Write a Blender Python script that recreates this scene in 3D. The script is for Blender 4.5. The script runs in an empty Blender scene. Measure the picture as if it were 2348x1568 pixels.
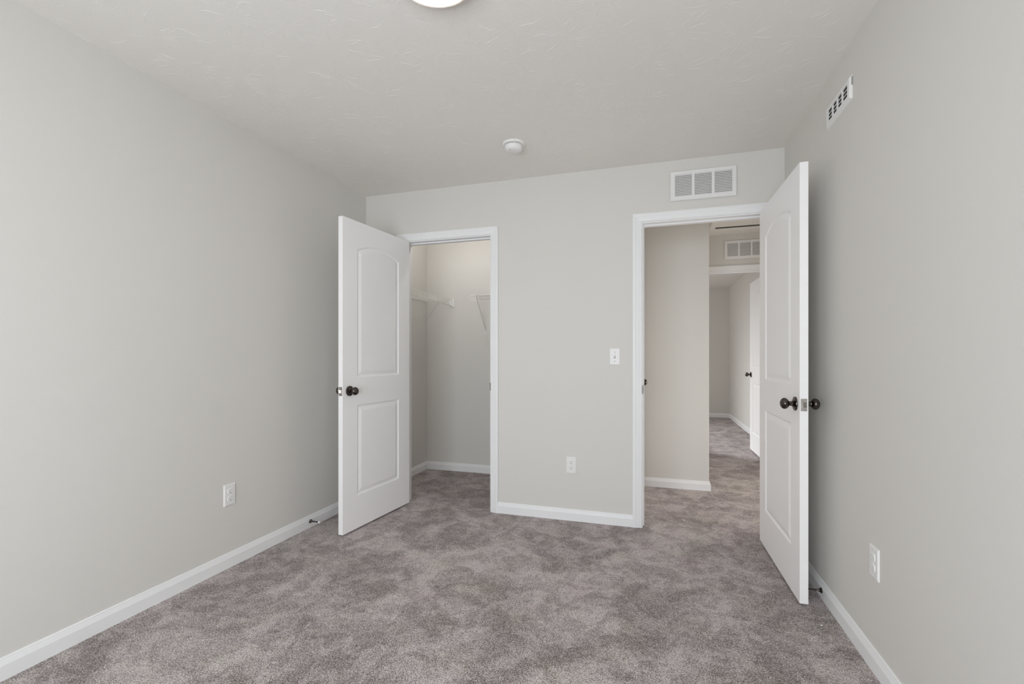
import bpy, bmesh, math, random
from mathutils import Vector, Matrix
from mathutils.geometry import tessellate_polygon

C = bpy.context.scene.collection
SC = bpy.context.scene
PI = math.pi

# ------------------------------------------------------------------ camera
cam_d = bpy.data.cameras.new('camera')
cam = bpy.data.objects.new('camera', cam_d)
C.objects.link(cam)
CAM_H = 1.150
cam.location = (0.0, 0.0, CAM_H)
cam.rotation_euler = (PI / 2, 0, 0.2969)
cam_d.sensor_fit = 'HORIZONTAL'
cam_d.sensor_width = 36.0
cam_d.lens = 1052.35 / 2348 * 36.0
cam_d.shift_y = 33.06 / 2348
cam_d.clip_start = 0.02
SC.camera = cam

# ------------------------------------------------------------------ view, world, lights
SC.view_settings.view_transform = 'Standard'
SC.view_settings.look = 'None'
SC.view_settings.gamma = 1.0
SC.view_settings.use_curve_mapping = False
SC.view_settings.exposure = -0.06
SC.cycles.max_bounces = 14
SC.cycles.diffuse_bounces = 10
SC.cycles.glossy_bounces = 4
SC.cycles.use_denoising = True
SC.cycles.sample_clamp_indirect = 6.0
SC.cycles.caustics_reflective = False
SC.cycles.caustics_refractive = False

world = bpy.data.worlds.new('overcast_sky')
SC.world = world
world.use_nodes = True
bgn = world.node_tree.nodes['Background']
bgn.inputs[0].default_value = (0.80, 0.90, 1.0, 1)
bgn.inputs[1].default_value = 0.6

# daylight entering through the window behind the camera, the window of the far bedroom
# and the opening at the far right end of the hall
def area(name, loc, rot, sx, sy, power, col, spread=180):
    d = bpy.data.lights.new(name, 'AREA')
    d.shape = 'RECTANGLE'
    d.size, d.size_y = sx, sy
    d.energy = power
    d.color = col
    d.spread = math.radians(spread)
    o = bpy.data.objects.new(name, d)
    C.objects.link(o)
    o.location = loc
    o.rotation_euler = rot
    return o

WIN_POWER, WIN_COL = 105.0, (0.90, 0.957, 1.0)
BED_POWER = 112.0
LAMP_STRENGTH = 16.0
CLOSET_STRENGTH = 690.0
HALL_POWER = 17.0
area('window_daylight', (-0.65, -1.42, 1.12), (PI / 2, 0, 0), 2.05, 1.6, WIN_POWER, WIN_COL)
bed_dir = Vector((0.80, 6.40, 0.0)) - Vector((-3.30, 8.60, 2.45))
area('bedroom_window_daylight', (-3.30, 8.60, 2.45), bed_dir.to_track_quat('-Z', 'Y').to_euler(), 0.8, 0.8, BED_POWER, (0.93, 0.97, 1.0), 120)
area('bedroom_sky_fill', (-2.40, 7.9, 1.43), (0, -PI / 2, 0), 1.4, 1.2, 19.0, (1.0, 0.97, 0.92))  # soft fill added in the window opening to lift the far bedroom walls
area('hall_window_daylight', (1.76, 4.15, 0.82), (0, PI / 2, 0), 1.3, 1.5, HALL_POWER, (1.0, 0.91, 0.80))

# ------------------------------------------------------------------ dimensions (metres)
H = 2.44
YB = 3.204                 # room side of the wall with the two doors
YB2 = YB + 0.115
XL, XR = -2.214, 0.781     # left / right walls
YR = -1.20                 # wall behind the camera
YH = 4.25                  # hall wall and closet back wall
YF = 5.31                  # far hall wall
YF2 = YF + 0.115
BX = 1.386                 # right wall of the far bedroom
BY = 9.41                  # far wall of the far bedroom
BB = 0.0796                # baseboard height
BT = 0.0135

# ------------------------------------------------------------------ materials
def new_mat(name):
    m = bpy.data.materials.new(name)
    m.use_nodes = True
    return m, m.node_tree.nodes, m.node_tree.links, m.node_tree.nodes['Principled BSDF']

def coords(N, L):
    tc = N.new('ShaderNodeNewGeometry')
    return tc.outputs['Position']

def paint(name, col, rough, bump=0.0, scale=300.0, spec=0.3):
    m, N, L, B = new_mat(name)
    B.inputs['Roughness'].default_value = rough
    B.inputs['Specular IOR Level'].default_value = spec
    P = coords(N, L)
    nz = N.new('ShaderNodeTexNoise'); nz.inputs['Scale'].default_value = 1.3; nz.inputs['Detail'].default_value = 3
    L.new(P, nz.inputs['Vector'])
    mx = N.new('ShaderNodeMix'); mx.data_type = 'RGBA'
    mx.inputs[6].default_value = (*[c * 0.985 for c in col], 1)
    mx.inputs[7].default_value = (*[min(1, c * 1.015) for c in col], 1)
    L.new(nz.outputs['Fac'], mx.inputs[0])
    L.new(mx.outputs[2], B.inputs['Base Color'])
    if bump:
        n2 = N.new('ShaderNodeTexNoise'); n2.inputs['Scale'].default_value = scale; n2.inputs['Detail'].default_value = 2
        L.new(P, n2.inputs['Vector'])
        bp = N.new('ShaderNodeBump'); bp.inputs['Strength'].default_value = bump; bp.inputs['Distance'].default_value = 0.001
        L.new(n2.outputs['Fac'], bp.inputs['Height'])
        L.new(bp.outputs['Normal'], B.inputs['Normal'])
    return m

M_WALL = paint('greige_wall_paint', (0.680, 0.665, 0.636), 0.75, 0.12, 260)
M_CEIL = paint('matte_ceiling_paint', (0.800, 0.780, 0.750), 0.9, 0.35, 160, 0.15)
M_TRIM = paint('white_trim_enamel', (0.825, 0.828, 0.838), 0.42, 0.0)
M_DOOR = paint('white_door_enamel', (0.910, 0.903, 0.907), 0.45, 0.06, 500)
M_PLAS = paint('white_plastic', (0.80, 0.80, 0.79), 0.35)
M_WIRE = paint('white_coated_wire', (0.82, 0.81, 0.79), 0.4)
M_VENT = paint('white_vent_enamel', (0.80, 0.80, 0.795), 0.4)

def simple(name, col, rough, metal=0.0, spec=0.5):
    m, N, L, B = new_mat(name)
    B.inputs['Base Color'].default_value = (*col, 1)
    B.inputs['Roughness'].default_value = rough
    B.inputs['Metallic'].default_value = metal
    B.inputs['Specular IOR Level'].default_value = spec
    return m

def metal(name, col, rough):
    m, N, L, B = new_mat(name)
    B.inputs['Metallic'].default_value = 1.0
    P = coords(N, L)
    nz = N.new('ShaderNodeTexNoise'); nz.inputs['Scale'].default_value = 90; nz.inputs['Detail'].default_value = 3
    L.new(P, nz.inputs['Vector'])
    cr = N.new('ShaderNodeValToRGB')
    cr.color_ramp.elements[0].color = (*[c * 0.8 for c in col], 1); cr.color_ramp.elements[0].position = 0.3
    cr.color_ramp.elements[1].color = (*[min(1, c * 1.2) for c in col], 1); cr.color_ramp.elements[1].position = 0.7
    L.new(nz.outputs['Fac'], cr.inputs[0]); L.new(cr.outputs[0], B.inputs['Base Color'])
    B.inputs['Roughness'].default_value = rough
    return m

M_KNOB = metal('dark_bronze_metal', (0.100, 0.086, 0.078), 0.17)
M_NICK = metal('satin_nickel', (0.44, 0.41, 0.385), 0.42)
M_STRIKE = metal('aged_nickel', (0.22, 0.21, 0.205), 0.45)
M_DARK = simple('painted_recess_shade', (0.02, 0.018, 0.016), 0.9, 0, 0.1)  # flat black, stands in for shade inside recesses
M_DUCT = simple('grey_duct_shade', (0.16, 0.155, 0.15), 0.8, 0, 0.1)  # flat grey, stands in for the shade of the duct
M_SLOT = simple('outlet_slot_black', (0.03, 0.03, 0.03), 0.6)
M_GROOVE = simple('grey_groove', (0.35, 0.34, 0.33), 0.7)
M_SHUT = simple('white_slot_shutter', (0.62, 0.62, 0.61), 0.6)
M_RUB = simple('white_rubber', (0.78, 0.77, 0.75), 0.5)
M_LINT = simple('white_lint_fibre', (0.85, 0.84, 0.80), 0.8)

def emit(name, col, strength):
    m, N, L, B = new_mat(name)
    B.inputs['Base Color'].default_value = (0.85, 0.84, 0.80, 1)
    B.inputs['Roughness'].default_value = 0.4
    B.inputs['Emission Color'].default_value = (*col, 1)
    B.inputs['Emission Strength'].default_value = strength
    return m

M_LAMP = emit('glowing_frosted_glass', (1.0, 0.94, 0.86), LAMP_STRENGTH)
M_BULB = emit('closet_bulb_glass', (1.0, 0.965, 0.92), CLOSET_STRENGTH)
M_RIM = paint('lamp_rim_metal', (0.60, 0.55, 0.50), 0.4)

def carpet():
    m, N, L, B = new_mat('taupe_cut_pile_carpet')
    B.inputs['Roughness'].default_value = 0.95
    B.inputs['Specular IOR Level'].default_value = 0.05
    B.inputs['Sheen Weight'].default_value = 0.15
    B.inputs['Sheen Roughness'].default_value = 0.6
    P = coords(N, L)
    def noise(scale, detail=2, rough=0.5, dist=0.0, vec=P):
        n = N.new('ShaderNodeTexNoise'); n.inputs['Scale'].default_value = scale
        n.inputs['Detail'].default_value = detail; n.inputs['Roughness'].default_value = rough
        n.inputs['Distortion'].default_value = dist
        L.new(vec, n.inputs['Vector']); return n.outputs['Fac']
    def ramp(src, a, b, va=0.0, vb=1.0):
        r = N.new('ShaderNodeMapRange'); r.inputs['From Min'].default_value = a; r.inputs['From Max'].default_value = b
        r.inputs['To Min'].default_value = va; r.inputs['To Max'].default_value = vb
        r.interpolation_type = 'SMOOTHSTEP'
        L.new(src, r.inputs['Value']); return r.outputs[0]
    def math_(op, a, b):
        n = N.new('ShaderNodeMath'); n.operation = op
        for i, v in enumerate((a, b)):
            if isinstance(v, (int, float)): n.inputs[i].default_value = v
            else: L.new(v, n.inputs[i])
        return n.outputs[0]
    # tufts
    vo = N.new('ShaderNodeTexVoronoi'); vo.inputs['Scale'].default_value = 190.0
    wv = N.new('ShaderNodeTexNoise'); wv.inputs['Scale'].default_value = 60
    L.new(P, wv.inputs['Vector'])
    ad = N.new('ShaderNodeVectorMath'); ad.operation = 'SCALE'; ad.inputs['Scale'].default_value = 0.012
    L.new(wv.outputs['Color'], ad.inputs[0])
    sm = N.new('ShaderNodeVectorMath'); sm.operation = 'ADD'
    L.new(P, sm.inputs[0]); L.new(ad.outputs[0], sm.inputs[1])
    L.new(sm.outputs[0], vo.inputs['Vector'])
    tuft = ramp(vo.outputs['Distance'], 0.10, 0.75, 1.0, 0.0)       # height of a tuft
    sep = N.new('ShaderNodeSeparateColor'); L.new(vo.outputs['Color'], sep.inputs[0])
    yarn = sep.outputs[0]
    fine = noise(330, 3, 0.65)
    clump = noise(38, 3, 0.6, 0.4)
    # pile leaning one way or the other: soft patches with broken edges
    lean = ramp(noise(2.6, 5, 0.62, 0.9), 0.40, 0.60)
    lean2 = ramp(noise(7.5, 5, 0.66, 0.8), 0.43, 0.58)
    speck = noise(215, 3, 0.7)
    v = math_('ADD', math_('MULTIPLY', tuft, 0.14), math_('MULTIPLY', yarn, 0.24))
    v = math_('ADD', v, math_('MULTIPLY', speck, 2.0))
    v = math_('ADD', v, math_('MULTIPLY', fine, 0.50))
    v = math_('ADD', v, math_('MULTIPLY', clump, 0.26))
    v = math_('ADD', v, math_('MULTIPLY', lean, 0.15))
    v = math_('ADD', v, math_('MULTIPLY', lean2, 0.13))
    v = math_('SUBTRACT', v, 1.045)
    cr = N.new('ShaderNodeValToRGB')
    e = cr.color_ramp.elements
    e[0].position = 0.30; e[0].color = (0.105, 0.083, 0.075, 1)
    e[1].position = 0.98; e[1].color = (0.700, 0.655, 0.645, 1)
    k = e.new(0.52); k.color = (0.258, 0.226, 0.218, 1)
    k = e.new(0.68); k.color = (0.400, 0.363, 0.362, 1)
    L.new(v, cr.inputs[0])
    # two yarn tints, rosy grey and olive brown, mixed in loose clouds and from tuft to tuft
    tint = ramp(math_('ADD', math_('MULTIPLY', noise(4.3, 4, 0.6, 0.5), 0.7), math_('MULTIPLY', sep.outputs[1], 0.3)), 0.36, 0.62)
    mt = N.new('ShaderNodeMix'); mt.data_type = 'RGBA'
    mt.inputs[6].default_value = (1.00, 1.00, 0.94, 1); mt.inputs[7].default_value = (1.05, 0.985, 1.03, 1)
    L.new(tint, mt.inputs[0])
    mm = N.new('ShaderNodeMix'); mm.data_type = 'RGBA'; mm.blend_type = 'MULTIPLY'; mm.inputs[0].default_value = 1.0
    L.new(cr.outputs[0], mm.inputs[6]); L.new(mt.outputs[2], mm.inputs[7])
    L.new(mm.outputs[2], B.inputs['Base Color'])
    hgt = math_('ADD', math_('MULTIPLY', tuft, 0.6), math_('ADD', math_('MULTIPLY', fine, 0.5), math_('MULTIPLY', clump, 0.7)))
    bp = N.new('ShaderNodeBump'); bp.inputs['Strength'].default_value = 0.55; bp.inputs['Distance'].default_value = 0.006
    L.new(hgt, bp.inputs['Height']); L.new(bp.outputs['Normal'], B.inputs['Normal'])
    return m
M_CARPET = carpet()

# ------------------------------------------------------------------ mesh helpers
def link(name, bm, mat, parent=None, smooth=False, mats=None):
    bmesh.ops.recalc_face_normals(bm, faces=bm.faces[:])
    me = bpy.data.meshes.new(name)
    bm.to_mesh(me); bm.free()
    for mm in (mats or [mat]): me.materials.append(mm)
    if smooth:
        me.polygons.foreach_set('use_smooth', [True] * len(me.polygons))
        if hasattr(me, 'set_sharp_from_angle'): me.set_sharp_from_angle(angle=math.radians(35))
    o = bpy.data.objects.new(name, me)
    C.objects.link(o)
    if parent: o.parent = parent
    return o

def tag(o, label=None, cat=None, group=None, kind=None):
    if label: o['label'] = label
    if cat: o['category'] = cat
    if group: o['group'] = group
    if kind: o['kind'] = kind
    return o

def thing(name, label, cat, loc=(0, 0, 0), rot=(0, 0, 0), group=None, kind=None):
    o = bpy.data.objects.new(name, None)
    C.objects.link(o)
    o.empty_display_size = 0.05
    o.location = loc; o.rotation_euler = rot
    return tag(o, label, cat, group, kind)

def box(bm, x0, x1, y0, y1, z0, z1, M=None):
    vs = [bm.verts.new((x, y, z)) for x in (x0, x1) for y in (y0, y1) for z in (z0, z1)]
    for f in ((0, 1, 3, 2), (4, 6, 7, 5), (0, 4, 5, 1), (2, 3, 7, 6), (0, 2, 6, 4), (1, 5, 7, 3)):
        bm.faces.new([vs[i] for i in f])
    if M is not None:
        for v in vs: v.co = M @ v.co
    return vs

def bevel_box(x0, x1, y0, y1, z0, z1, w=0.002, seg=2):
    bm = bmesh.new()
    box(bm, x0, x1, y0, y1, z0, z1)
    bmesh.ops.bevel(bm, geom=bm.edges[:], offset=w, segments=seg, profile=0.5, affect='EDGES')
    return bm

def bar(bm, p0, p1, r, n=8):
    p0, p1 = Vector(p0), Vector(p1)
    d = (p1 - p0).normalized()
    a = d.orthogonal().normalized(); b = d.cross(a)
    r0 = [bm.verts.new(p0 + (a * math.cos(2 * PI * i / n) + b * math.sin(2 * PI * i / n)) * r) for i in range(n)]
    r1 = [bm.verts.new(p1 + (a * math.cos(2 * PI * i / n) + b * math.sin(2 * PI * i / n)) * r) for i in range(n)]
    for i in range(n):
        j = (i + 1) % n
        bm.faces.new((r0[i], r0[j], r1[j], r1[i]))
    bm.faces.new(r0); bm.faces.new(r1[::-1])

def lathe(profile, axis='Z', n=32, M=None):
    """profile: list of (radius, height)"""
    bm = bmesh.new()
    rings = []
    for r, h in profile:
        if r < 1e-6:
            rings.append([bm.verts.new((0, 0, h))])
        else:
            rings.append([bm.verts.new((r * math.cos(2 * PI * i / n), r * math.sin(2 * PI * i / n), h)) for i in range(n)])
    for a, b in zip(rings, rings[1:]):
        for i in range(n):
            j = (i + 1) % n
            if len(a) == 1 and len(b) == 1: continue
            if len(a) == 1: bm.faces.new((a[0], b[i], b[j]))
            elif len(b) == 1: bm.faces.new((a[i], a[j], b[0]))
            else: bm.faces.new((a[i], a[j], b[j], b[i]))
    if len(rings[0]) > 1: bm.faces.new(rings[0])
    if len(rings[-1]) > 1: bm.faces.new(rings[-1][::-1])
    R = {'Z': Matrix.Identity(4), 'Y': Matrix.Rotation(-PI / 2, 4, 'X'), '-Y': Matrix.Rotation(PI / 2, 4, 'X'),
         'X': Matrix.Rotation(PI / 2, 4, 'Y'), '-X': Matrix.Rotation(-PI / 2, 4, 'Y')}[axis]
    if M is not None: R = M @ R
    bm.transform(R)
    return bm

def sweep(bm, profile, p0, p1, u, w, m0=0.0, m1=0.0):
    """extrude a closed 2-D profile (a, b) along p0->p1; a runs along u, b along w.
    m0 / m1: mitre, shift along the path per unit of a at the two ends."""
    p0, p1, u, w = Vector(p0), Vector(p1), Vector(u), Vector(w)
    d = (p1 - p0).normalized()
    A = [bm.verts.new(p0 + u * a + w * b + d * (m0 * a)) for a, b in profile]
    Bv = [bm.verts.new(p1 + u * a + w * b + d * (m1 * a)) for a, b in profile]
    n = len(profile)
    for i in range(n):
        j = (i + 1) % n
        bm.faces.new((A[i], A[j], Bv[j], Bv[i]))
    bm.faces.new(A[::-1]); bm.faces.new(Bv)

# ------------------------------------------------------------------ shell
def wall(name, boxes, label, mat=None):
    bm = bmesh.new()
    for b in boxes: box(bm, *b)
    o = link(name, bm, mat or M_WALL)
    return tag(o, label, 'wall', kind='structure')

bm = bmesh.new()
box(bm, -2.6, 2.3, -1.5, 9.7, -0.12, 0.0)
floor = tag(link('floor', bm, M_CARPET), 'mottled taupe cut pile carpet running through room, closet and hall', 'floor', kind='structure')

def ceiling():
    """slab whose underside carries a brushed 'crow foot' texture: radial ridges of paint"""
    rnd = random.Random(11)
    bm = bmesh.new()
    box(bm, -2.6, 2.3, -1.5, 9.7, H, H + 0.15)
    cents = []
    tries = 0
    x0, x1, y0, y1 = XL + 0.02, XR - 0.02, 0.55, YB - 0.03
    while tries < 9000 and len(cents) < 240:
        tries += 1
        p = (rnd.uniform(x0, x1), rnd.uniform(y0, y1))
        if all((p[0] - q[0]) ** 2 + (p[1] - q[1]) ** 2 > 0.172 ** 2 for q in cents): cents.append(p)
    def ridge(pts, hw, hh):
        prev = None
        n = len(pts)
        for i, p in enumerate(pts):
            t = i / (n - 1)
            q = pts[min(i + 1, n - 1)]; o_ = pts[max(i - 1, 0)]
            d = Vector((q[0] - o_[0], q[1] - o_[1])); d.normalize()
            nn = Vector((-d.y, d.x))
            k = math.sin(PI * min(1, max(0.02, t))) ** 0.5
            w_, h_ = hw * (0.35 + 0.65 * k), hh * k
            row = [bm.verts.new((p[0] + nn.x * w_ * s, p[1] + nn.y * w_ * s, H + 0.0002 - (h_ if s == 0 else 0))) for s in (-1, 0, 1)]
            if prev:
                for a in range(2):
                    bm.faces.new((prev[a], prev[a + 1], row[a + 1], row[a]))
            prev = row
    for cx, cy in cents:
        n = rnd.randint(17, 26)
        base = rnd.uniform(0, 2 * PI)
        for k in range(n):
            if rnd.random() < 0.25: continue
            a = base + 2 * PI * k / n + rnd.uniform(-0.2, 0.2)
            r0 = rnd.uniform(0.010, 0.060); ln = rnd.uniform(0.025, 0.115)
            curl = rnd.uniform(-0.28, 0.28)
            pts = []
            m = 11
            wob = rnd.uniform(0, 6)
            for i in range(m):
                t = i / (m - 1)
                r = r0 + ln * t
                aa = a + curl * t * t + 0.035 * math.sin(wob + 9 * t)
                x, y = cx + r * math.cos(aa), cy + r * math.sin(aa)
                pts.append((min(max(x, XL + 0.004), XR - 0.004), min(y, YB - 0.004)))
            ridge(pts, rnd.uniform(0.0011, 0.0023), rnd.uniform(0.00040, 0.00105))
            if rnd.random() < 0.12:   # a hook at the end, left by the brush
                x, y = pts[-1]
                aa = a + rnd.choice((-1, 1)) * 1.1
                pts2 = [(x + 0.006 * i * math.cos(aa), y + 0.006 * i * math.sin(aa)) for i in range(5)]
                pts2 = [(min(max(q[0], XL + 0.004), XR - 0.004), min(q[1], YB - 0.004)) for q in pts2]
                ridge(pts2, 0.0013, 0.0005)
    me = bpy.data.meshes.new('ceiling')
    bm.to_mesh(me); bm.free()
    me.materials.append(M_CEIL)
    o = bpy.data.objects.new('ceiling', me); C.objects.link(o)
    return tag(o, 'off-white ceiling with crow foot brushed texture', 'ceiling', kind='structure')
ceiling()

EX0, EX1 = -0.076, 0.712          # entry rough opening (inside the jambs: -0.063 .. 0.699)
CX0, CX1 = -1.879, -1.136         # closet rough opening
HD = 2.0565                        # opening head
wall('wall_left', [(XL - 0.12, XL, YR - 0.12, YH + 0.115, 0, H)], 'long greige wall on the left, running into the closet')
wall('wall_right', [(XR, XR + 0.12, YR - 0.12, YB2, 0, H)], 'greige wall on the right with high register')
wall('wall_back', [(XL, CX0, YB, YB2, 0, H), (CX1, EX0, YB, YB2, 0, H), (EX1, XR, YB, YB2, 0, H),
                   (CX0, CX1, YB, YB2, HD, H), (EX0, EX1, YB, YB2, HD, H)], 'greige wall with the closet and entry doorways')
wx0, wx1, wz0, wz1 = -1.60, 0.30, 0.36, 1.92
wall('wall_front', [(XL, wx0, YR - 0.12, YR, 0, H), (wx1, XR, YR - 0.12, YR, 0, H), (wx0, wx1, YR - 0.12, YR, 0, wz0), (wx0, wx1, YR - 0.12, YR, wz1, H)],
     'greige window wall behind the viewpoint')
wall('wall_closet_back', [(XL, -0.2415, YH, YH + 0.115, 0, H)], 'greige back wall inside the closet')
HY0, HY1 = 3.42, 4.135            # closed hall door in the left wall of the hall
wall('wall_closet_right', [(-0.2415, -0.1265, YB2, HY0, 0, H), (-0.2415, -0.1265, HY1, YH + 0.115, 0, H), (-0.2415, -0.1265, HY0, HY1, HD, H)], 'wall between closet and hall')
wall('wall_hall_near', [(-0.1265, 0.464, YH, YH + 0.115, 0, H)], 'greige hall wall facing the entry doorway')
wall('wall_hall_left', [(0.185, 0.30, YH + 0.115, YF, 0, H)], 'hall side wall behind the corner')
wall('wall_hall_right', [(1.55, 1.67, YB2, 3.40, 0, H), (1.55, 1.67, 4.90, YF, 0, H), (1.55, 1.67, 3.40, 4.90, 0, 0.20), (1.55, 1.67, 3.40, 4.90, 1.45, H), (XR + 0.12, 1.67, YB2 - 0.11, YB2, 0, H)], 'hall wall on the right')
FX0, FX1 = 0.40, 1.215
wall('wall_hall_far', [(-2.2, FX0, YF, YF2, 0, H), (FX1, 1.67, YF, YF2, 0, H), (FX0, FX1, YF, YF2, HD, H)], 'far hall wall above the second bedroom doorway')
wall('wall_bedroom_right', [(BX, BX + 0.12, YF2, BY + 0.12, 0, H)], 'right wall of the far bedroom')
wall('wall_bedroom_back', [(-2.2, BX, BY, BY + 0.12, 0, H)], 'end wall of the far bedroom')
wall('wall_bedroom_left', [(-2.32, -2.2, YF, 7.25, 0, H), (-2.32, -2.2, 8.55, BY + 0.12, 0, H), (-2.32, -2.2, 7.25, 8.55, 0, 0.7), (-2.32, -2.2, 7.25, 8.55, 2.15, H)], 'window wall of the far bedroom')
wall('wall_bedroom_closet', [(-2.2, 0.34, YF2, 6.15, 0, H)], 'closet block beside the far bedroom doorway')

# window behind the viewpoint
bm = bmesh.new()
for b in ((wx0, wx1, wz0, wz0 + 0.06), (wx0, wx1, wz1 - 0.06, wz1), (wx0, wx0 + 0.06, wz0, wz1), (wx1 - 0.06, wx1, wz0, wz1),
          ((wx0 + wx1) / 2 - 0.03, (wx0 + wx1) / 2 + 0.03, wz0, wz1), (wx0, wx1, (wz0 + wz1) / 2 - 0.02, (wz0 + wz1) / 2 + 0.02)):
    box(bm, b[0], b[1], YR - 0.09, YR - 0.04, b[2], b[3])
w1 = tag(link('window_1', bm, M_TRIM), 'white double window behind the viewpoint', 'window', kind='structure')

# ------------------------------------------------------------------ baseboards
BASE = [(0, 0), (0, BT), (0.053, BT), (0.0570, 0.0118), (0.0590, 0.0112), (0.0700, 0.0072), (0.0725, 0.0062), (0.0745, 0.0064), (0.0770, 0.0052), (BB, 0.0030), (BB, 0)]
def baseboard(name, p0, p1, out, label, m0=0, m1=0):
    """from p0 to p1 along the wall, 'out' points into the room"""
    bm = bmesh.new()
    prof = [(b, a) for a, b in BASE]        # a: out of the wall, b: up
    sweep(bm, prof, (*p0, 0), (*p1, 0), (*out, 0), (0, 0, 1), m0, m1)
    return tag(link(name, bm, M_TRIM), label, 'baseboard', kind='structure')

CW = 0.057                       # casing width
baseboard('baseboard_left', (XL, YR), (XL, YB), (1, 0), 'white moulded baseboard along the left wall')
baseboard('baseboard_right', (XR, YR), (XR, YB), (-1, 0), 'white moulded baseboard along the right wall')
baseboard('baseboard_back', (CX1 + 0.006 - 0.013 + CW, YB), (EX0 + 0.007 - CW, YB), (0, -1), 'white baseboard between the closet and entry doorways')
baseboard('baseboard_corner', (XL, YB), (CX0 - 0.006 + 0.013 - CW, YB), (0, -1), 'short white baseboard left of the closet doorway')
baseboard('baseboard_closet_left', (XL, YB2), (XL, YH), (1, 0), 'white baseboard on the closet side wall')
baseboard('baseboard_closet_back', (XL, YH), (-0.2415, YH), (0, -1), 'white baseboard on the closet back wall')
baseboard('baseboard_hall', (-0.1265, YH), (0.464, YH), (0, -1), 'white baseboard below the hall wall, returning round its corner', 0, 1.0)
baseboard('baseboard_hall_corner', (0.464, YH), (0.464, YH + 0.115), (1, 0), 'white baseboard on the end of the hall wall', -1.0, 0)
baseboard('baseboard_bedroom_right', (BX, YF2), (BX, BY), (-1, 0), 'white baseboard on the right wall of the far bedroom')
baseboard('baseboard_bedroom_back', (-2.2, BY), (BX, BY), (0, -1), 'white baseboard on the end wall of the far bedroom')

# ------------------------------------------------------------------ door casings and jambs
# profile: a = 0 at the opening side .. CW at the outer edge, b = thickness off the wall
CAS = [(0, 0), (0, 0.008), (0.003, 0.0105), (0.007, 0.0105), (0.009, 0.0085), (0.013, 0.0095), (0.027, 0.0125), (0.035, 0.0132), (0.038, 0.0150),
       (0.044, 0.0165), (0.051, 0.0165), (CW, 0.0150), (CW, 0)]
def casing(name, x0, x1, zt, y, side, label, reveal=0.006):
    """frame round an opening in a wall y = const, jamb faces at x0 / x1, head face at zt; side = -1 faces -Y"""
    a0, a1, zz = x0 - reveal, x1 + reveal, zt + reveal
    bm = bmesh.new()
    w = (0, side, 0)
    sweep(bm, CAS, (a0, y, 0), (a0, y, zz), (-1, 0, 0), w, 0, 1)
    sweep(bm, CAS, (a1, y, 0), (a1, y, zz), (1, 0, 0), w, 0, 1)
    sweep(bm, CAS, (a0, y, zz), (a1, y, zz), (0, 0, 1), w, -1, 1)
    return bm

def jamb(bm, x0, x1, zt, y0, y1, stop_y0, stop_y1, t=0.0125):
    box(bm, x0 - t, x0, y0, y1, 0, zt + t)
    box(bm, x1, x1 + t, y0, y1, 0, zt + t)
    box(bm, x0, x1, y0, y1, zt, zt + t)
    s = 0.010
    box(bm, x0, x0 + s, stop_y0, stop_y1, 0, zt)
    box(bm, x1 - s, x1, stop_y0, stop_y1, 0, zt)
    box(bm, x0 + s, x1 - s, stop_y0, stop_y1, zt - s, zt)

JH = 2.044
def doorway(name, x0, x1, y0, y1, label, strike_x=None, strike_dir=1, faces=(-1,), stop=(0.045, 0.08), strike_z=0.926):
    bm = jb = bmesh.new()
    jamb(bm, x0, x1, JH, y0, y1, y0 + stop[0], y0 + stop[1])
    o = link(name, bm, M_TRIM)
    tag(o, label, 'door frame', kind='structure')
    for s in faces:
        c = link('casing', casing('c', x0, x1, JH, y0 if s < 0 else y1, s, ''), M_TRIM, o)
    if strike_x is not None:
        bm = bevel_box(strike_x - 0.0030, strike_x + 0.0030, y0 - 0.0020, y0 + 0.040, strike_z - 0.029, strike_z + 0.029, 0.0009, 1)
        p = link('strike_plate', bm, M_STRIKE, o)
        p['label'] = 'grey metal strike plate'
    return o

EJ0, EJ1 = -0.0635, 0.6995
CJ0, CJ1 = -1.8665, -1.1485
doorway('trim_1', EJ0, EJ1, YB, YB2, 'white moulded frame of the entry doorway on the right', EJ0, 1, (-1, 1))
doorway('trim_2', CJ0, CJ1, YB, YB2, 'white moulded frame of the closet doorway on the left', CJ1, -1, (-1, 1))
doorway('trim_3', FX0 + 0.0125, FX1 - 0.0125, YF, YF2, 'white moulded frame of the far bedroom doorway', None, 1, (-1, 1), (0.035, 0.07))
# frame of the closed hall door: built along X, then turned into the wall x = -0.13
bm = bmesh.new()
hj0, hj1 = HY0 + 0.0125, HY1 - 0.0125
jamb(bm, hj0, hj1, JH, 0, 0.115, 0.045, 0.08)
tr4 = tag(link('trim_4', bm, M_TRIM), 'white frame of the hall side door', 'door frame', kind='structure')
link('casing', casing('c', hj0, hj1, JH, 0, -1, ''), M_TRIM, tr4)
tr4.matrix_world = Matrix.Translation((-0.1265, 0, 0)) @ Matrix.Rotation(PI / 2, 4, 'Z')

# ------------------------------------------------------------------ doors
def panel_outline(a, b, z0, z1, rise, o, n=22):
    """outline inset by o: anticlockwise from bottom left, arched top if rise"""
    pts = [(a + o, z0 + o), (b - o, z0 + o)]
    if rise <= 0:
        return pts + [(b - o, z1 - o), (a + o, z1 - o)]
    hw = (b - a) / 2; mid = (a + b) / 2
    R = (hw * hw + rise * rise) / (2 * rise)
    zc = z1 + rise - R
    r = R - o; h = hw - o
    th = math.asin(h / r)
    for i in range(n + 1):
        t = th - 2 * th * i / n
        pts.append((mid + r * math.sin(t), zc + r * math.cos(t)))
    return pts

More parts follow.
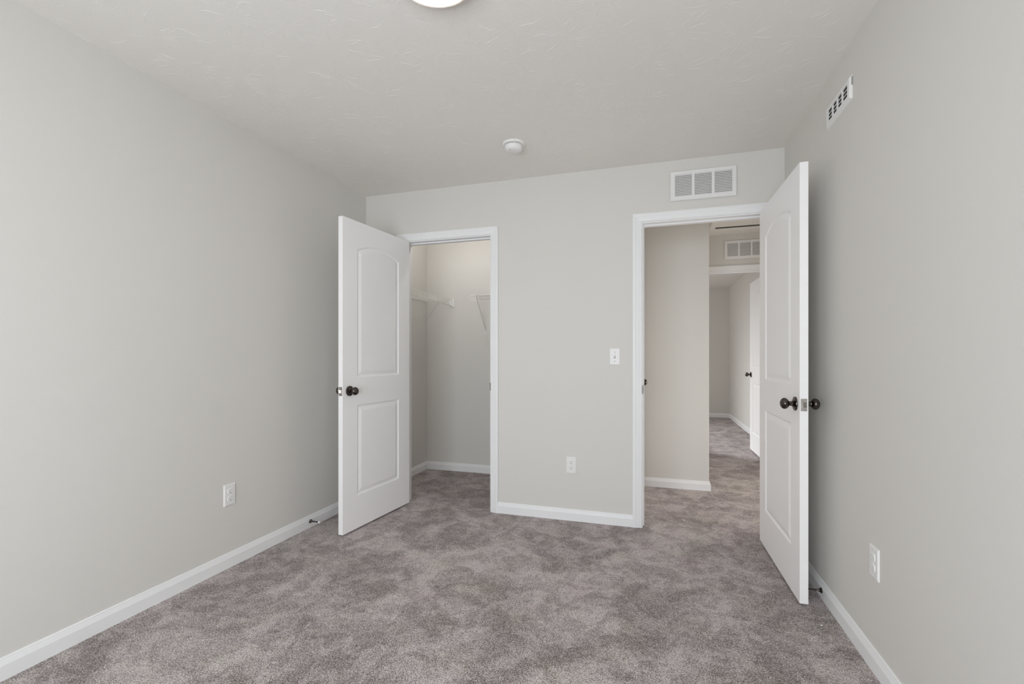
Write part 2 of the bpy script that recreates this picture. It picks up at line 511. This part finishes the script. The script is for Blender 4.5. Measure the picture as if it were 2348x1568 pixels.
def door_leaf(bm, W, Hd, T, stile=0.132):
    a, b = stile, W - stile
    panels = [(a, b, 0.216, 0.818, 0.0), (a, b, 0.999, 1.847, 0.052)]
    rings = [(0.0, 0.0), (0.003, 0.0006), (0.010, 0.0058), (0.014, 0.0066), (0.018, 0.0064), (0.038, 0.0012), (0.043, 0.0005)]
    for side in (0, 1):
        def P(x, z, dep):
            return bm.verts.new((x, dep if side == 0 else T - dep, z))
        outer = [(0, 0), (W, 0), (W, Hd), (0, Hd)]
        loops = [[Vector((x, z, 0)) for x, z in outer]] + [[Vector((x, z, 0)) for x, z in panel_outline(*p, 0.0)] for p in panels]
        flat = [v for l in loops for v in l]
        vs = [P(v.x, v.y, 0.0) for v in flat]
        for tri in tessellate_polygon(loops):
            try: bm.faces.new([vs[i] for i in tri])
            except ValueError: pass
        off = 4
        for p in panels:
            n = len(panel_outline(*p, 0.0))
            prev = vs[off:off + n]; off += n
            for o, d in rings[1:]:
                cur = [P(x, z, d) for x, z in panel_outline(*p, o)]
                for i in range(n):
                    j = (i + 1) % n
                    bm.faces.new((prev[i], prev[j], cur[j], cur[i]))
                prev = cur
            bm.faces.new(prev)
        if side == 0: f0 = vs[:4]
        else: f1 = vs[:4]
    for i in range(4):
        j = (i + 1) % 4
        bm.faces.new((f0[i], f0[j], f1[j], f1[i]))

KNOB = [(0.0115, 0.008), (0.0110, 0.018), (0.0112, 0.0265)] + [(0.0266 * math.sin(a), 0.0465 - 0.0195 * math.cos(a)) for a in [0.48 + (PI - 0.48) * i / 22 for i in range(22)]] + [(0, 0.0660)]
ROSE = [(0.0328, 0.0), (0.0330, 0.0035), (0.0315, 0.0065), (0.0270, 0.0085), (0.0190, 0.0110), (0.0150, 0.0140), (0.0, 0.0142)]

def make_door(name, W, origin, theta, label, T=0.035, Hd=2.032, gap=0.0125, knob_z=0.914, plate=True):
    """local x: hinge -> latch edge, local y: thickness, y = 0 faces -Y of the leaf"""
    bm = bmesh.new()
    door_leaf(bm, W, Hd, T)
    d = link(name, bm, M_DOOR)
    tag(d, label, 'door', kind='structure')
    d.matrix_world = Matrix.Translation((origin[0], origin[1], gap)) @ Matrix.Rotation(theta, 4, 'Z')
    kx = W - 0.0605
    for s in (-1, 1):
        y = 0.0 if s < 0 else T
        M = Matrix.Translation((kx, y, knob_z))
        k = link('door_knob', lathe(KNOB, 'Y' if s > 0 else '-Y', 56, M), M_KNOB, d, True)
        k['label'] = 'dark bronze round knob'
        link('rose', lathe(ROSE, 'Y' if s > 0 else '-Y', 40, M), M_KNOB, k, True)
    if plate:
        bm = bevel_box(W - 0.0006, W + 0.0009, T / 2 - 0.0128, T / 2 + 0.0128, knob_z - 0.0285, knob_z + 0.0285, 0.0006, 1)
        p = link('latch_plate', bm, M_NICK, d)
        p['label'] = 'satin nickel latch plate'
        bm = bmesh.new()
        pr = [(-0.010, 0.0), (0.010, 0.0), (0.010, 0.003), (-0.006, 0.011), (-0.010, 0.011)]
        A = [bm.verts.new((W + 0.0009 + b, T / 2 + a * 0.9, knob_z - 0.010)) for a, b in pr]
        Bv = [bm.verts.new((W + 0.0009 + b, T / 2 + a * 0.9, knob_z + 0.010)) for a, b in pr]
        for i in range(5):
            j = (i + 1) % 5
            bm.faces.new((A[i], A[j], Bv[j], Bv[i]))
        bm.faces.new(A); bm.faces.new(Bv)
        link('latch_bolt', bm, M_NICK, p)
        for zz in (-0.021, 0.021):
            M = Matrix.Translation((W + 0.0009, T / 2, knob_z + zz))
            link('screw', lathe([(0.0036, 0), (0.003, 0.0010), (0, 0.0012)], 'X', 12, M), M_NICK, p, True)
    # hinges on the edge by the jamb
    for hz in (0.18, 1.02, 1.84):
        bm = bmesh.new()
        yk = -0.004 if name != 'door_1' else T + 0.004
        bar(bm, (-0.004, yk, hz - 0.044), (-0.004, yk, hz + 0.044), 0.0055, 12)
        link('hinge', bm, M_NICK, d, True)
    return d

# entry door, swung open to the right wall
th = math.atan2(2.409 - 3.180, 0.649 - 0.638)
make_door('door_1', 0.768, (0.638, 3.178), th, 'white two panel arch top door standing open against the right wall')
# closet door, swung open to the left
th = math.atan2(2.475 - 3.192, -1.883 + 1.813)
T = 0.035
lx, ly = math.cos(th), math.sin(th)
make_door('door_2', 0.7165, (-1.813 + T * ly, 3.188 - T * lx), th, 'white two panel arch top closet door standing open on the left')
# far bedroom door, open against that room's right wall
make_door('door_3', 0.800, (1.197, 5.470), math.atan2(0.81, -0.012), 'white door of the far bedroom seen edge-on beyond the hall', knob_z=0.917)
# closed door in the hall's left wall: only its knob shows past the doorway
make_door('door_4', 0.683, (-0.1085, hj0 + 0.003), PI / 2, 'closed white door in the hall, only its dark knob showing', knob_z=0.919, plate=False)

# ------------------------------------------------------------------ vents
def return_vent(name, x0, x1, z0, z1, y, label, nsl=14, group='return air vents above doorways'):
    """stamped steel grille in a wall facing -Y; three louvred openings"""
    t = thing(name, label, 'vent', ((x0 + x1) / 2, y, z0), group=None)
    ox = (x0 + x1) / 2; oz = z0
    W, Hh = x1 - x0, z1 - z0
    fw, ft = 0.0285, 0.026
    ow = (W - 2 * fw - 2 * 0.0165) / 3
    xs = [(-W / 2 + fw + k * (ow + 0.0165), -W / 2 + fw + k * (ow + 0.0165) + ow) for k in range(3)]
    za, zb = ft, Hh - ft
    bm = bmesh.new()
    # frame face with bevelled rim
    D = 0.0055
    def face(loops, yy):
        flat = [v for l in loops for v in l]
        vs = [bm.verts.new((v.x, yy, v.y)) for v in flat]
        for tri in tessellate_polygon(loops):
            try: bm.faces.new([vs[i] for i in tri])
            except ValueError: pass
        return vs
    r = 0.006
    outer = [(-W / 2 + r, r), (W / 2 - r, r), (W / 2 - r, Hh - r), (-W / 2 + r, Hh - r)]
    loops = [[Vector((x, z, 0)) for x, z in outer]] + [[Vector((a, za, 0)), Vector((b, za, 0)), Vector((b, zb, 0)), Vector((a, zb, 0))] for a, b in xs]
    vs = face(loops, -D)
    rim = [bm.verts.new((x, 0.0, z)) for x, z in ((-W / 2, 0), (W / 2, 0), (W / 2, Hh), (-W / 2, Hh))]
    for i in range(4):
        j = (i + 1) % 4
        bm.faces.new((vs[i], vs[j], rim[j], rim[i]))
    for k in range(3):
        q = vs[4 + 4 * k:8 + 4 * k]
        back = [bm.verts.new((v.co.x, 0.0, v.co.z)) for v in q]
        for i in range(4):
            j = (i + 1) % 4
            bm.faces.new((q[i], q[j], back[j], back[i]))
    link('frame', bm, M_VENT, t)
    for a, b in xs:
        bm = bmesh.new()
        p = (zb - za) / nsl
        for k in range(nsl):
            zc = za + (k + 0.5) * p
            # blade: lower edge forward, top edge back, with a rolled lip
            prof = [(-0.0058, zc - 0.36 * p), (-0.0048, zc - 0.46 * p), (0.0012, zc + 0.42 * p), (0.0004, zc + 0.50 * p)]
            A = [bm.verts.new((a + 0.0004, u, v)) for u, v in prof]
            Bv = [bm.verts.new((b - 0.0004, u, v)) for u, v in prof]
            for i in range(4):
                j = (i + 1) % 4
                bm.faces.new((A[i], A[j], Bv[j], Bv[i]))
            bm.faces.new(A); bm.faces.new(Bv)
        link('louver_panel', bm, M_VENT, t)
    bm = bmesh.new()
    for a, b in xs:
        box(bm, a - 0.004, b + 0.004, -0.0004 + 0.0032, 0.0042, za - 0.003, zb + 0.003)
    # flat dark sheet just behind the blades stands in for the shaded duct
    link('duct_shade_sheet', bm, M_DUCT, t)
    for s in (-1, 1):
        M = Matrix.Translation((s * (W / 2 - 0.013), -D, Hh / 2))
        link('screw', lathe([(0.0038, 0), (0.0032, 0.0010), (0, 0.0013)], '-Y', 14, M), M_PLAS, t, True)
    return t
return_vent('return_vent', 0.113, 0.513, 2.171, 2.3655, YB - 0.0045, 'white louvred return vent above the entry doorway')
return_vent('return_vent', 0.728, 1.128, 2.177, 2.371, YF - 0.0045, 'white louvred vent seen through the doorway, above the far bedroom door')

# supply register high on the right wall, local x along -Y of the room
def register():
    t = thing('supply_register', 'small white supply register high on the right wall', 'vent', (XR, 2.334, 2.203), (0, 0, -PI / 2))
    W, Hh, D = 0.275, 0.098, 0.010
    # local frame: x along wall (toward the viewer), -Y local -> into room (-X world)
    bm = bmesh.new()
    def quad_loop(x0, x1, z0, z1): return [(x0, z0), (x1, z0), (x1, z1), (x0, z1)]
    oa, ob, oz0, oz1 = -W / 2 + 0.028, W / 2 - 0.028, 0.024, Hh - 0.024
    loops = [[Vector((x, z, 0)) for x, z in quad_loop(-W / 2 + 0.009, W / 2 - 0.009, 0.009, Hh - 0.009)], [Vector((x, z, 0)) for x, z in quad_loop(oa, ob, oz0, oz1)]]
    flat = [v for l in loops for v in l]
    vs = [bm.verts.new((v.x, -D, v.y)) for v in flat]
    for tri in tessellate_polygon(loops):
        bm.faces.new([vs[i] for i in tri])
    rim = [bm.verts.new((x, 0, z)) for x, z in quad_loop(-W / 2, W / 2, 0, Hh)]
    for i in range(4):
        j = (i + 1) % 4
        bm.faces.new((vs[i], vs[j], rim[j], rim[i]))
    inn = [bm.verts.new((x, 0, z)) for x, z in quad_loop(oa, ob, oz0, oz1)]
    for i in range(4):
        j = (i + 1) % 4
        bm.faces.new((vs[4 + i], vs[4 + j], inn[j], inn[i]))
    link('frame', bm, M_VENT, t)
    bm = bmesh.new(); box(bm, oa, ob, -0.0050, -0.0038, oz0, oz1)  # black sheet across the opening paints the darkness of the duct
    link('duct_shade_sheet', bm, M_DARK, t)
    bm = bmesh.new()
    for k in range(1, 3):
        z = oz0 + (oz1 - oz0) * k / 3
        box(bm, oa, ob, -D + 0.0010, -0.0045, z - 0.0011, z + 0.0011)
    link('louver_panel', bm, M_VENT, t)
    for k in range(1, 4):
        x = oa + (ob - oa) * k / 4
        bm = bmesh.new(); box(bm, x - 0.004, x + 0.004, -D - 0.0003, -0.0045, oz0, oz1)
        link('divider', bm, M_VENT, t)
    bm = bevel_box(W / 2 - 0.001, W / 2 + 0.0045, -0.0045, -0.0005, Hh - 0.042, Hh - 0.008, 0.0008, 1)
    link('damper_lever', bm, M_GROOVE, t)
    return t
register()

# ------------------------------------------------------------------ outlets and switch (local -Y faces the room)
def plate_bm(W=0.0715, Hh=0.117, D=0.0062):
    bm = bmesh.new()
    r = 0.0055
    a = [bm.verts.new((x, 0, z)) for x, z in ((-W / 2, -Hh / 2), (W / 2, -Hh / 2), (W / 2, Hh / 2), (-W / 2, Hh / 2))]
    b = [bm.verts.new((x, -D * 0.75, z)) for x, z in ((-W / 2 + r * .4, -Hh / 2 + r * .4), (W / 2 - r * .4, -Hh / 2 + r * .4), (W / 2 - r * .4, Hh / 2 - r * .4), (-W / 2 + r * .4, Hh / 2 - r * .4))]
    c = [bm.verts.new((x, -D, z)) for x, z in ((-W / 2 + r, -Hh / 2 + r), (W / 2 - r, -Hh / 2 + r), (W / 2 - r, Hh / 2 - r), (-W / 2 + r, Hh / 2 - r))]
    for p, q in ((a, b), (b, c)):
        for i in range(4):
            j = (i + 1) % 4
            bm.faces.new((p[i], p[j], q[j], q[i]))
    bm.faces.new(c)
    return bm

def receptacle_bm(D0, D1, W=0.0285, Hh=0.0285):
    """rounded sides, flat top and bottom"""
    pts = []
    R = 0.0172
    n = 10
    for s in (1, -1):
        t0 = math.asin(min(1, (Hh / 2) / R))
        for i in range(n + 1):
            t = -t0 + 2 * t0 * i / n
            pts.append((s * R * math.cos(t), s * R * math.sin(t)))
    bm = bmesh.new()
    A = [bm.verts.new((x, -D0, z)) for x, z in pts]
    Bv = [bm.verts.new((x, -D1 + 0.0008, z)) for x, z in pts]
    Cv = [bm.verts.new((x * 0.95, -D1, z * 0.95)) for x, z in pts]
    m = len(pts)
    for p, q in ((A, Bv), (Bv, Cv)):
        for i in range(m):
            j = (i + 1) % m
            bm.faces.new((p[i], p[j], q[j], q[i]))
    bm.faces.new(Cv)
    return bm

def outlet(loc, rotz, label, m_blade=None, m_ground=None):
    m_blade, m_ground = m_blade or M_SLOT, m_ground or M_SLOT
    t = thing('wall_outlet', label, 'outlet', loc, (0, 0, rotz))
    link('cover_plate', plate_bm(), M_PLAS, t)
    for zc in (0.0195, -0.0195):
        bm = receptacle_bm(0.004, 0.0092)
        bm.transform(Matrix.Translation((0, 0, zc)))
        rc = link('receptacle', bm, M_PLAS, t)
        bm = bmesh.new()
        box(bm, -0.0076, -0.0054, -0.00945, -0.0085, 0.0005 + zc, 0.0085 + zc)
        box(bm, 0.0054, 0.0076, -0.00945, -0.0085, 0.0015 + zc, 0.0080 + zc)
        link('blade_slot', bm, m_blade, rc)
        bm = lathe([(0.0027, 0), (0.0027, 0.0009), (0, 0.0009)], '-Y', 12, Matrix.Translation((0, -0.0086, zc - 0.0072)))
        link('ground_hole', bm, m_ground, rc)
    link('screw', lathe([(0.0034, 0), (0.003, 0.001), (0, 0.0013)], '-Y', 12, Matrix.Translation((0, -0.0062, 0))), M_PLAS, t, True)
    return t
outlet((XL, 1.949, 0.394), PI / 2, 'white duplex outlet low on the left wall', M_GROOVE)
outlet((-0.5445, YB, 0.387), 0, 'white duplex outlet low on the wall between the two doorways')
outlet((XR, 1.999, 0.394), -PI / 2, 'white duplex outlet low on the right wall beside the entry door', M_SHUT, M_SHUT)

t = thing('light_switch', 'white toggle light switch left of the entry doorway', 'light switch', (-0.2455, YB, 1.1485))
link('cover_plate', plate_bm(), M_PLAS, t)
bm = bmesh.new()
box(bm, -0.0052, 0.0052, -0.0066, -0.004, -0.0122, 0.0122)
link('toggle_slot', bm, M_GROOVE, t)
bm = bmesh.new()
vs = box(bm, -0.0042, 0.0042, -0.0165, -0.0062, -0.0045, 0.0050)
for v in vs:
    if v.co.y < -0.01: v.co.z = v.co.z * 0.75 + 0.0065
link('toggle', bm, M_PLAS, t)
for s in (-1, 1):
    link('screw', lathe([(0.0032, 0), (0.0028, 0.001), (0, 0.0012)], '-Y', 12, Matrix.Translation((0, -0.0062, s * 0.030))), M_GROOVE, t, True)

# ------------------------------------------------------------------ smoke detector
t = thing('smoke_detector', 'white round smoke detector on the ceiling', 'smoke detector', (-0.806, 2.668, H))
link('base_plate', lathe([(0.068, 0), (0.0685, -0.006), (0.066, -0.0105), (0.061, -0.012), (0, -0.012)], 'Z', 48), M_PLAS, t, True)
link('vent_gap', lathe([(0.0505, -0.010), (0.0505, -0.0170), (0, -0.0170)], 'Z', 40), M_SLOT, t, True)
link('cover', lathe([(0.0490, -0.0150), (0.0545, -0.0155), (0.0550, -0.0185), (0.0535, -0.030), (0.0495, -0.0385), (0.0410, -0.0445), (0.0250, -0.0480), (0, -0.0490)], 'Z', 48), M_PLAS, t, True)
bm = bmesh.new()
box(bm, 0.047, 0.0550, -0.0022, 0.0022, -0.0165, -0.0115, Matrix.Rotation(-1.20, 4, 'Z'))
link('vent_rib', bm, M_PLAS, t)
link('test_button', lathe([(0.0085, 0), (0.0082, -0.0016), (0, -0.0020)], 'Z', 20, Matrix.Translation((0.010, -0.024, -0.0478))), M_PLAS, t, True)
link('sounder_slot', lathe([(0.0040, 0), (0.0038, -0.0010), (0, -0.0010)], 'Z', 16, Matrix.Translation((-0.014, -0.030, -0.0459))), M_GROOVE, t, True)

# ------------------------------------------------------------------ ceiling lamp
t = thing('ceiling_light', 'round frosted flush ceiling light glowing at the top', 'ceiling light', (-0.696, 1.378, H))
link('base_ring', lathe([(0.1335, 0), (0.1350, -0.008), (0.1352, -0.030), (0.1340, -0.0345), (0.1285, -0.0345), (0.1280, -0.030), (0, -0.030)], 'Z', 64), M_RIM, t, True)
link('diffuser', lathe([(0.1276, -0.0305), (0.1270, -0.0340), (0.1225, -0.0370), (0.1120, -0.0425), (0.085, -0.0475), (0.045, -0.0505), (0, -0.0515)], 'Z', 64), M_LAMP, t, True)
# lamps of the closet and the hall (out of sight above the door heads)
t = thing('closet_light', 'small ceiling bulb inside the closet, hidden behind the door head', 'ceiling light', (-1.60, 3.56, H))
link('lamp_holder', lathe([(0.055, 0), (0.055, -0.012), (0.030, -0.030), (0.026, -0.045), (0, -0.045)], 'Z', 32), M_PLAS, t, True)
link('bulb', lathe([(0.008, -0.044), (0.010, -0.052), (0.0135, -0.062), (0.0140, -0.070), (0.0125, -0.078), (0.007, -0.085), (0, -0.087)], 'Z', 28), M_BULB, t, True)

# ------------------------------------------------------------------ door stops
def door_stop(loc, direction, label):
    t = thing('door_stop', label, 'door stop', loc)
    ax = 'X' if direction > 0 else '-X'
    link('base_flange', lathe([(0.0130, 0), (0.0128, 0.002), (0.0090, 0.006), (0.0055, 0.013), (0.0040, 0.022), (0, 0.022)], ax, 24), M_KNOB, t, True)
    link('rod', lathe([(0.0040, 0.018), (0.0036, 0.040), (0.0042, 0.058), (0.0065, 0.066), (0, 0.067)], ax, 20), M_KNOB, t, True)
    p = link('rubber_tip', lathe([(0.0070, 0.065), (0.0085, 0.067), (0.0085, 0.075), (0.0070, 0.078), (0, 0.0785)], ax, 20), M_RUB, t, True)
    p['label'] = 'white rubber tip'
    return t
door_stop((XL + BT, 2.556, 0.042), 1, 'dark metal door stop on the left baseboard with white tip')
door_stop((XR - BT, 2.512, 0.040), -1, 'dark metal door stop on the right baseboard behind the entry door')

# ------------------------------------------------------------------ closet wire shelves
SZ = 1.716
def left_shelf():
    t = thing('closet_shelf', 'white wire shelf along the left side wall of the closet', 'shelf', (XL, 3.34, SZ))
    o = Vector((XL, 3.34, SZ))
    y0, y1 = 3.34 - o.y, 4.240 - o.y
    xf = -1.935 - o.x
    zl = -0.052
    bm = bmesh.new()
    n = int((y1 - y0) / 0.0254)
    for k in range(n + 1):
        y = y0 + 0.004 + k * 0.0254
        bar(bm, (0.012, y, 0), (xf, y, 0.0015), 0.00125, 6)
    link('deck_wires', bm, M_WIRE, t, True)
    bm = bmesh.new(); bar(bm, (0.010, y0, -0.003), (0.010, y1, -0.003), 0.0026)
    bar(bm, (xf * 0.5, y0, -0.003), (xf * 0.5, y1, -0.003), 0.0022)
    link('support_rod', bm, M_WIRE, t, True)
    bm = bmesh.new()
    bar(bm, (xf, y0, 0.003), (xf, y1, 0.003), 0.0032)
    bar(bm, (xf, y0, zl), (xf, y1, zl), 0.0032)
    for k in range(6):
        y = y1 - 0.045 - k * 0.310
        if y > y0: bar(bm, (xf, y, 0.003), (xf, y, zl), 0.0028)
    link('front_lip', bm, M_WIRE, t, True)
    link('end_bracket', bevel_box(xf - 0.008, xf + 0.030, y1 - 0.002, y1 + 0.009, zl - 0.018, 0.010, 0.003, 2), M_PLAS, t)
    bm = bevel_box(xf - 0.006, xf + 0.012, y1 - 0.026, y1, zl - 0.004, 0.006, 0.002, 1)
    link('lip_holder', bm, M_PLAS, t)
    bm = bevel_box(0.002, 0.020, y1 - 0.045, y1 - 0.030, -0.014, 0.004, 0.002, 1)
    link('wall_clip', bm, M_PLAS, t)
    bm = bmesh.new()
    bar(bm, (xf, 3.96 - o.y, zl), (0.004, 4.22 - o.y, 1.512 - o.z), 0.0022)
    link('diagonal_brace', bm, M_WIRE, t, True)
    return t
left_shelf()

def right_shelf():
    t = thing('closet_shelf', 'white wire shelf on the closet back wall, cut off by the door frame', 'shelf', (-1.62, YH, SZ))
    o = Vector((-1.62, YH, SZ))
    x0, x1 = 0.0, -0.252 - o.x
    yf = 3.972 - o.y
    zl = -0.052
    bm = bmesh.new()
    n = int((x1 - x0) / 0.0254)
    for k in range(n + 1):
        x = x0 + 0.003 + k * 0.0254
        bar(bm, (x, -0.008, 0), (x, yf, 0.0015), 0.00125, 6)
    link('deck_wires', bm, M_WIRE, t, True)
    bm = bmesh.new(); bar(bm, (x0, -0.008, -0.003), (x1, -0.008, -0.003), 0.0026)
    bar(bm, (x0, yf * 0.5, -0.003), (x1, yf * 0.5, -0.003), 0.0022)
    link('support_rod', bm, M_WIRE, t, True)
    bm = bmesh.new()
    bar(bm, (x0, yf, 0.003), (x1, yf, 0.003), 0.0032)
    bar(bm, (x0, yf, zl), (x1, yf, zl), 0.0032)
    bar(bm, (x0 + 0.002, yf, 0.003), (x0 + 0.002, yf, zl), 0.0030)
    bar(bm, (x0 + 0.028, yf, 0.003), (x0 + 0.028, yf, zl), 0.0026)
    for k in range(1, 9):
        if 0.24 * k < x1: bar(bm, (0.24 * k, yf, 0.003), (0.24 * k, yf, zl), 0.0028)
    link('front_lip', bm, M_WIRE, t, True)
    bm = bmesh.new()
    bar(bm, (0.052, yf + 0.004, 0.0), (0.052, -0.004, -0.318), 0.0052)
    bar(bm, (0.052, yf + 0.002, 0.004), (0.052, yf + 0.012, -0.026), 0.0062)
    link('diagonal_brace', bm, M_WIRE, t, True)
    link('brace_foot', bevel_box(0.044, 0.060, -0.004, 0.0, -0.350, -0.306, 0.001, 1), M_PLAS, t)
    return t
right_shelf()

# ------------------------------------------------------------------ attic hatch in the hall ceiling
t = thing('attic_hatch', 'ceiling access hatch with dark gap, above the hall', 'hatch', (1.0, 4.72, H))
hx0, hx1, hy0, hy1 = 0.600 - 1.0, 1.30 - 1.0, 4.42 - 4.72, 5.025 - 4.72
bm = bmesh.new()
FW = 0.058
HP = [(0, 0), (0, -0.010), (0.006, -0.013), (0.040, -0.016), (0.052, -0.014), (FW, -0.010), (FW, 0)]
for p0, p1, u in (((hx0, hy1, 0), (hx1, hy1, 0), (0, 1, 0)), ((hx1, hy0, 0), (hx0, hy0, 0), (0, -1, 0)), ((hx0, hy0, 0), (hx0, hy1, 0), (-1, 0, 0)), ((hx1, hy1, 0), (hx1, hy0, 0), (1, 0, 0))):
    sweep(bm, HP, p0, p1, u, (0, 0, 1), -1, 1)
link('hatch_frame', bm, M_CEIL, t)
bm = bmesh.new(); box(bm, hx0, hx1, hy0, hy1 - 0.044, -0.0042, -0.0015)
link('hatch_panel', bm, M_CEIL, t)
bm = bmesh.new(); box(bm, hx0, hx1, hy0, hy1, -0.0022, -0.0008)  # black sheet above the panel, painting the shade seen in the gap
p = link('gap', bm, M_DARK, t)
p['label'] = 'black strip painting the shade in the hatch gap'

# ------------------------------------------------------------------ lint on the carpet
def lint(x, y, s, seed, label):
    rnd = random.Random(seed)
    bm = bmesh.new()
    n = 5
    a = rnd.uniform(0, PI)
    pts = [Vector((math.cos(a) * (i / (n - 1) - 0.5) * s + rnd.uniform(-1, 1) * s * 0.12, math.sin(a) * (i / (n - 1) - 0.5) * s + rnd.uniform(-1, 1) * s * 0.12, 0.0025 + rnd.uniform(0, 0.002))) for i in range(n)]
    for p, q in zip(pts, pts[1:]): bar(bm, p, q, s * 0.22, 6)
    o = link('lint_fleck', bm, M_LINT)
    o.location = (x, y, 0)
    return tag(o, label, 'lint')
lint(0.395, 3.786, 0.012, 3, 'tiny white fleck on the hall carpet below the hall wall corner')
lint(0.208, 3.425, 0.013, 5, 'tiny white fleck on the carpet just inside the entry doorway')
lint(0.690, 2.258, 0.010, 8, 'tiny white fleck on the carpet in front of the right baseboard')
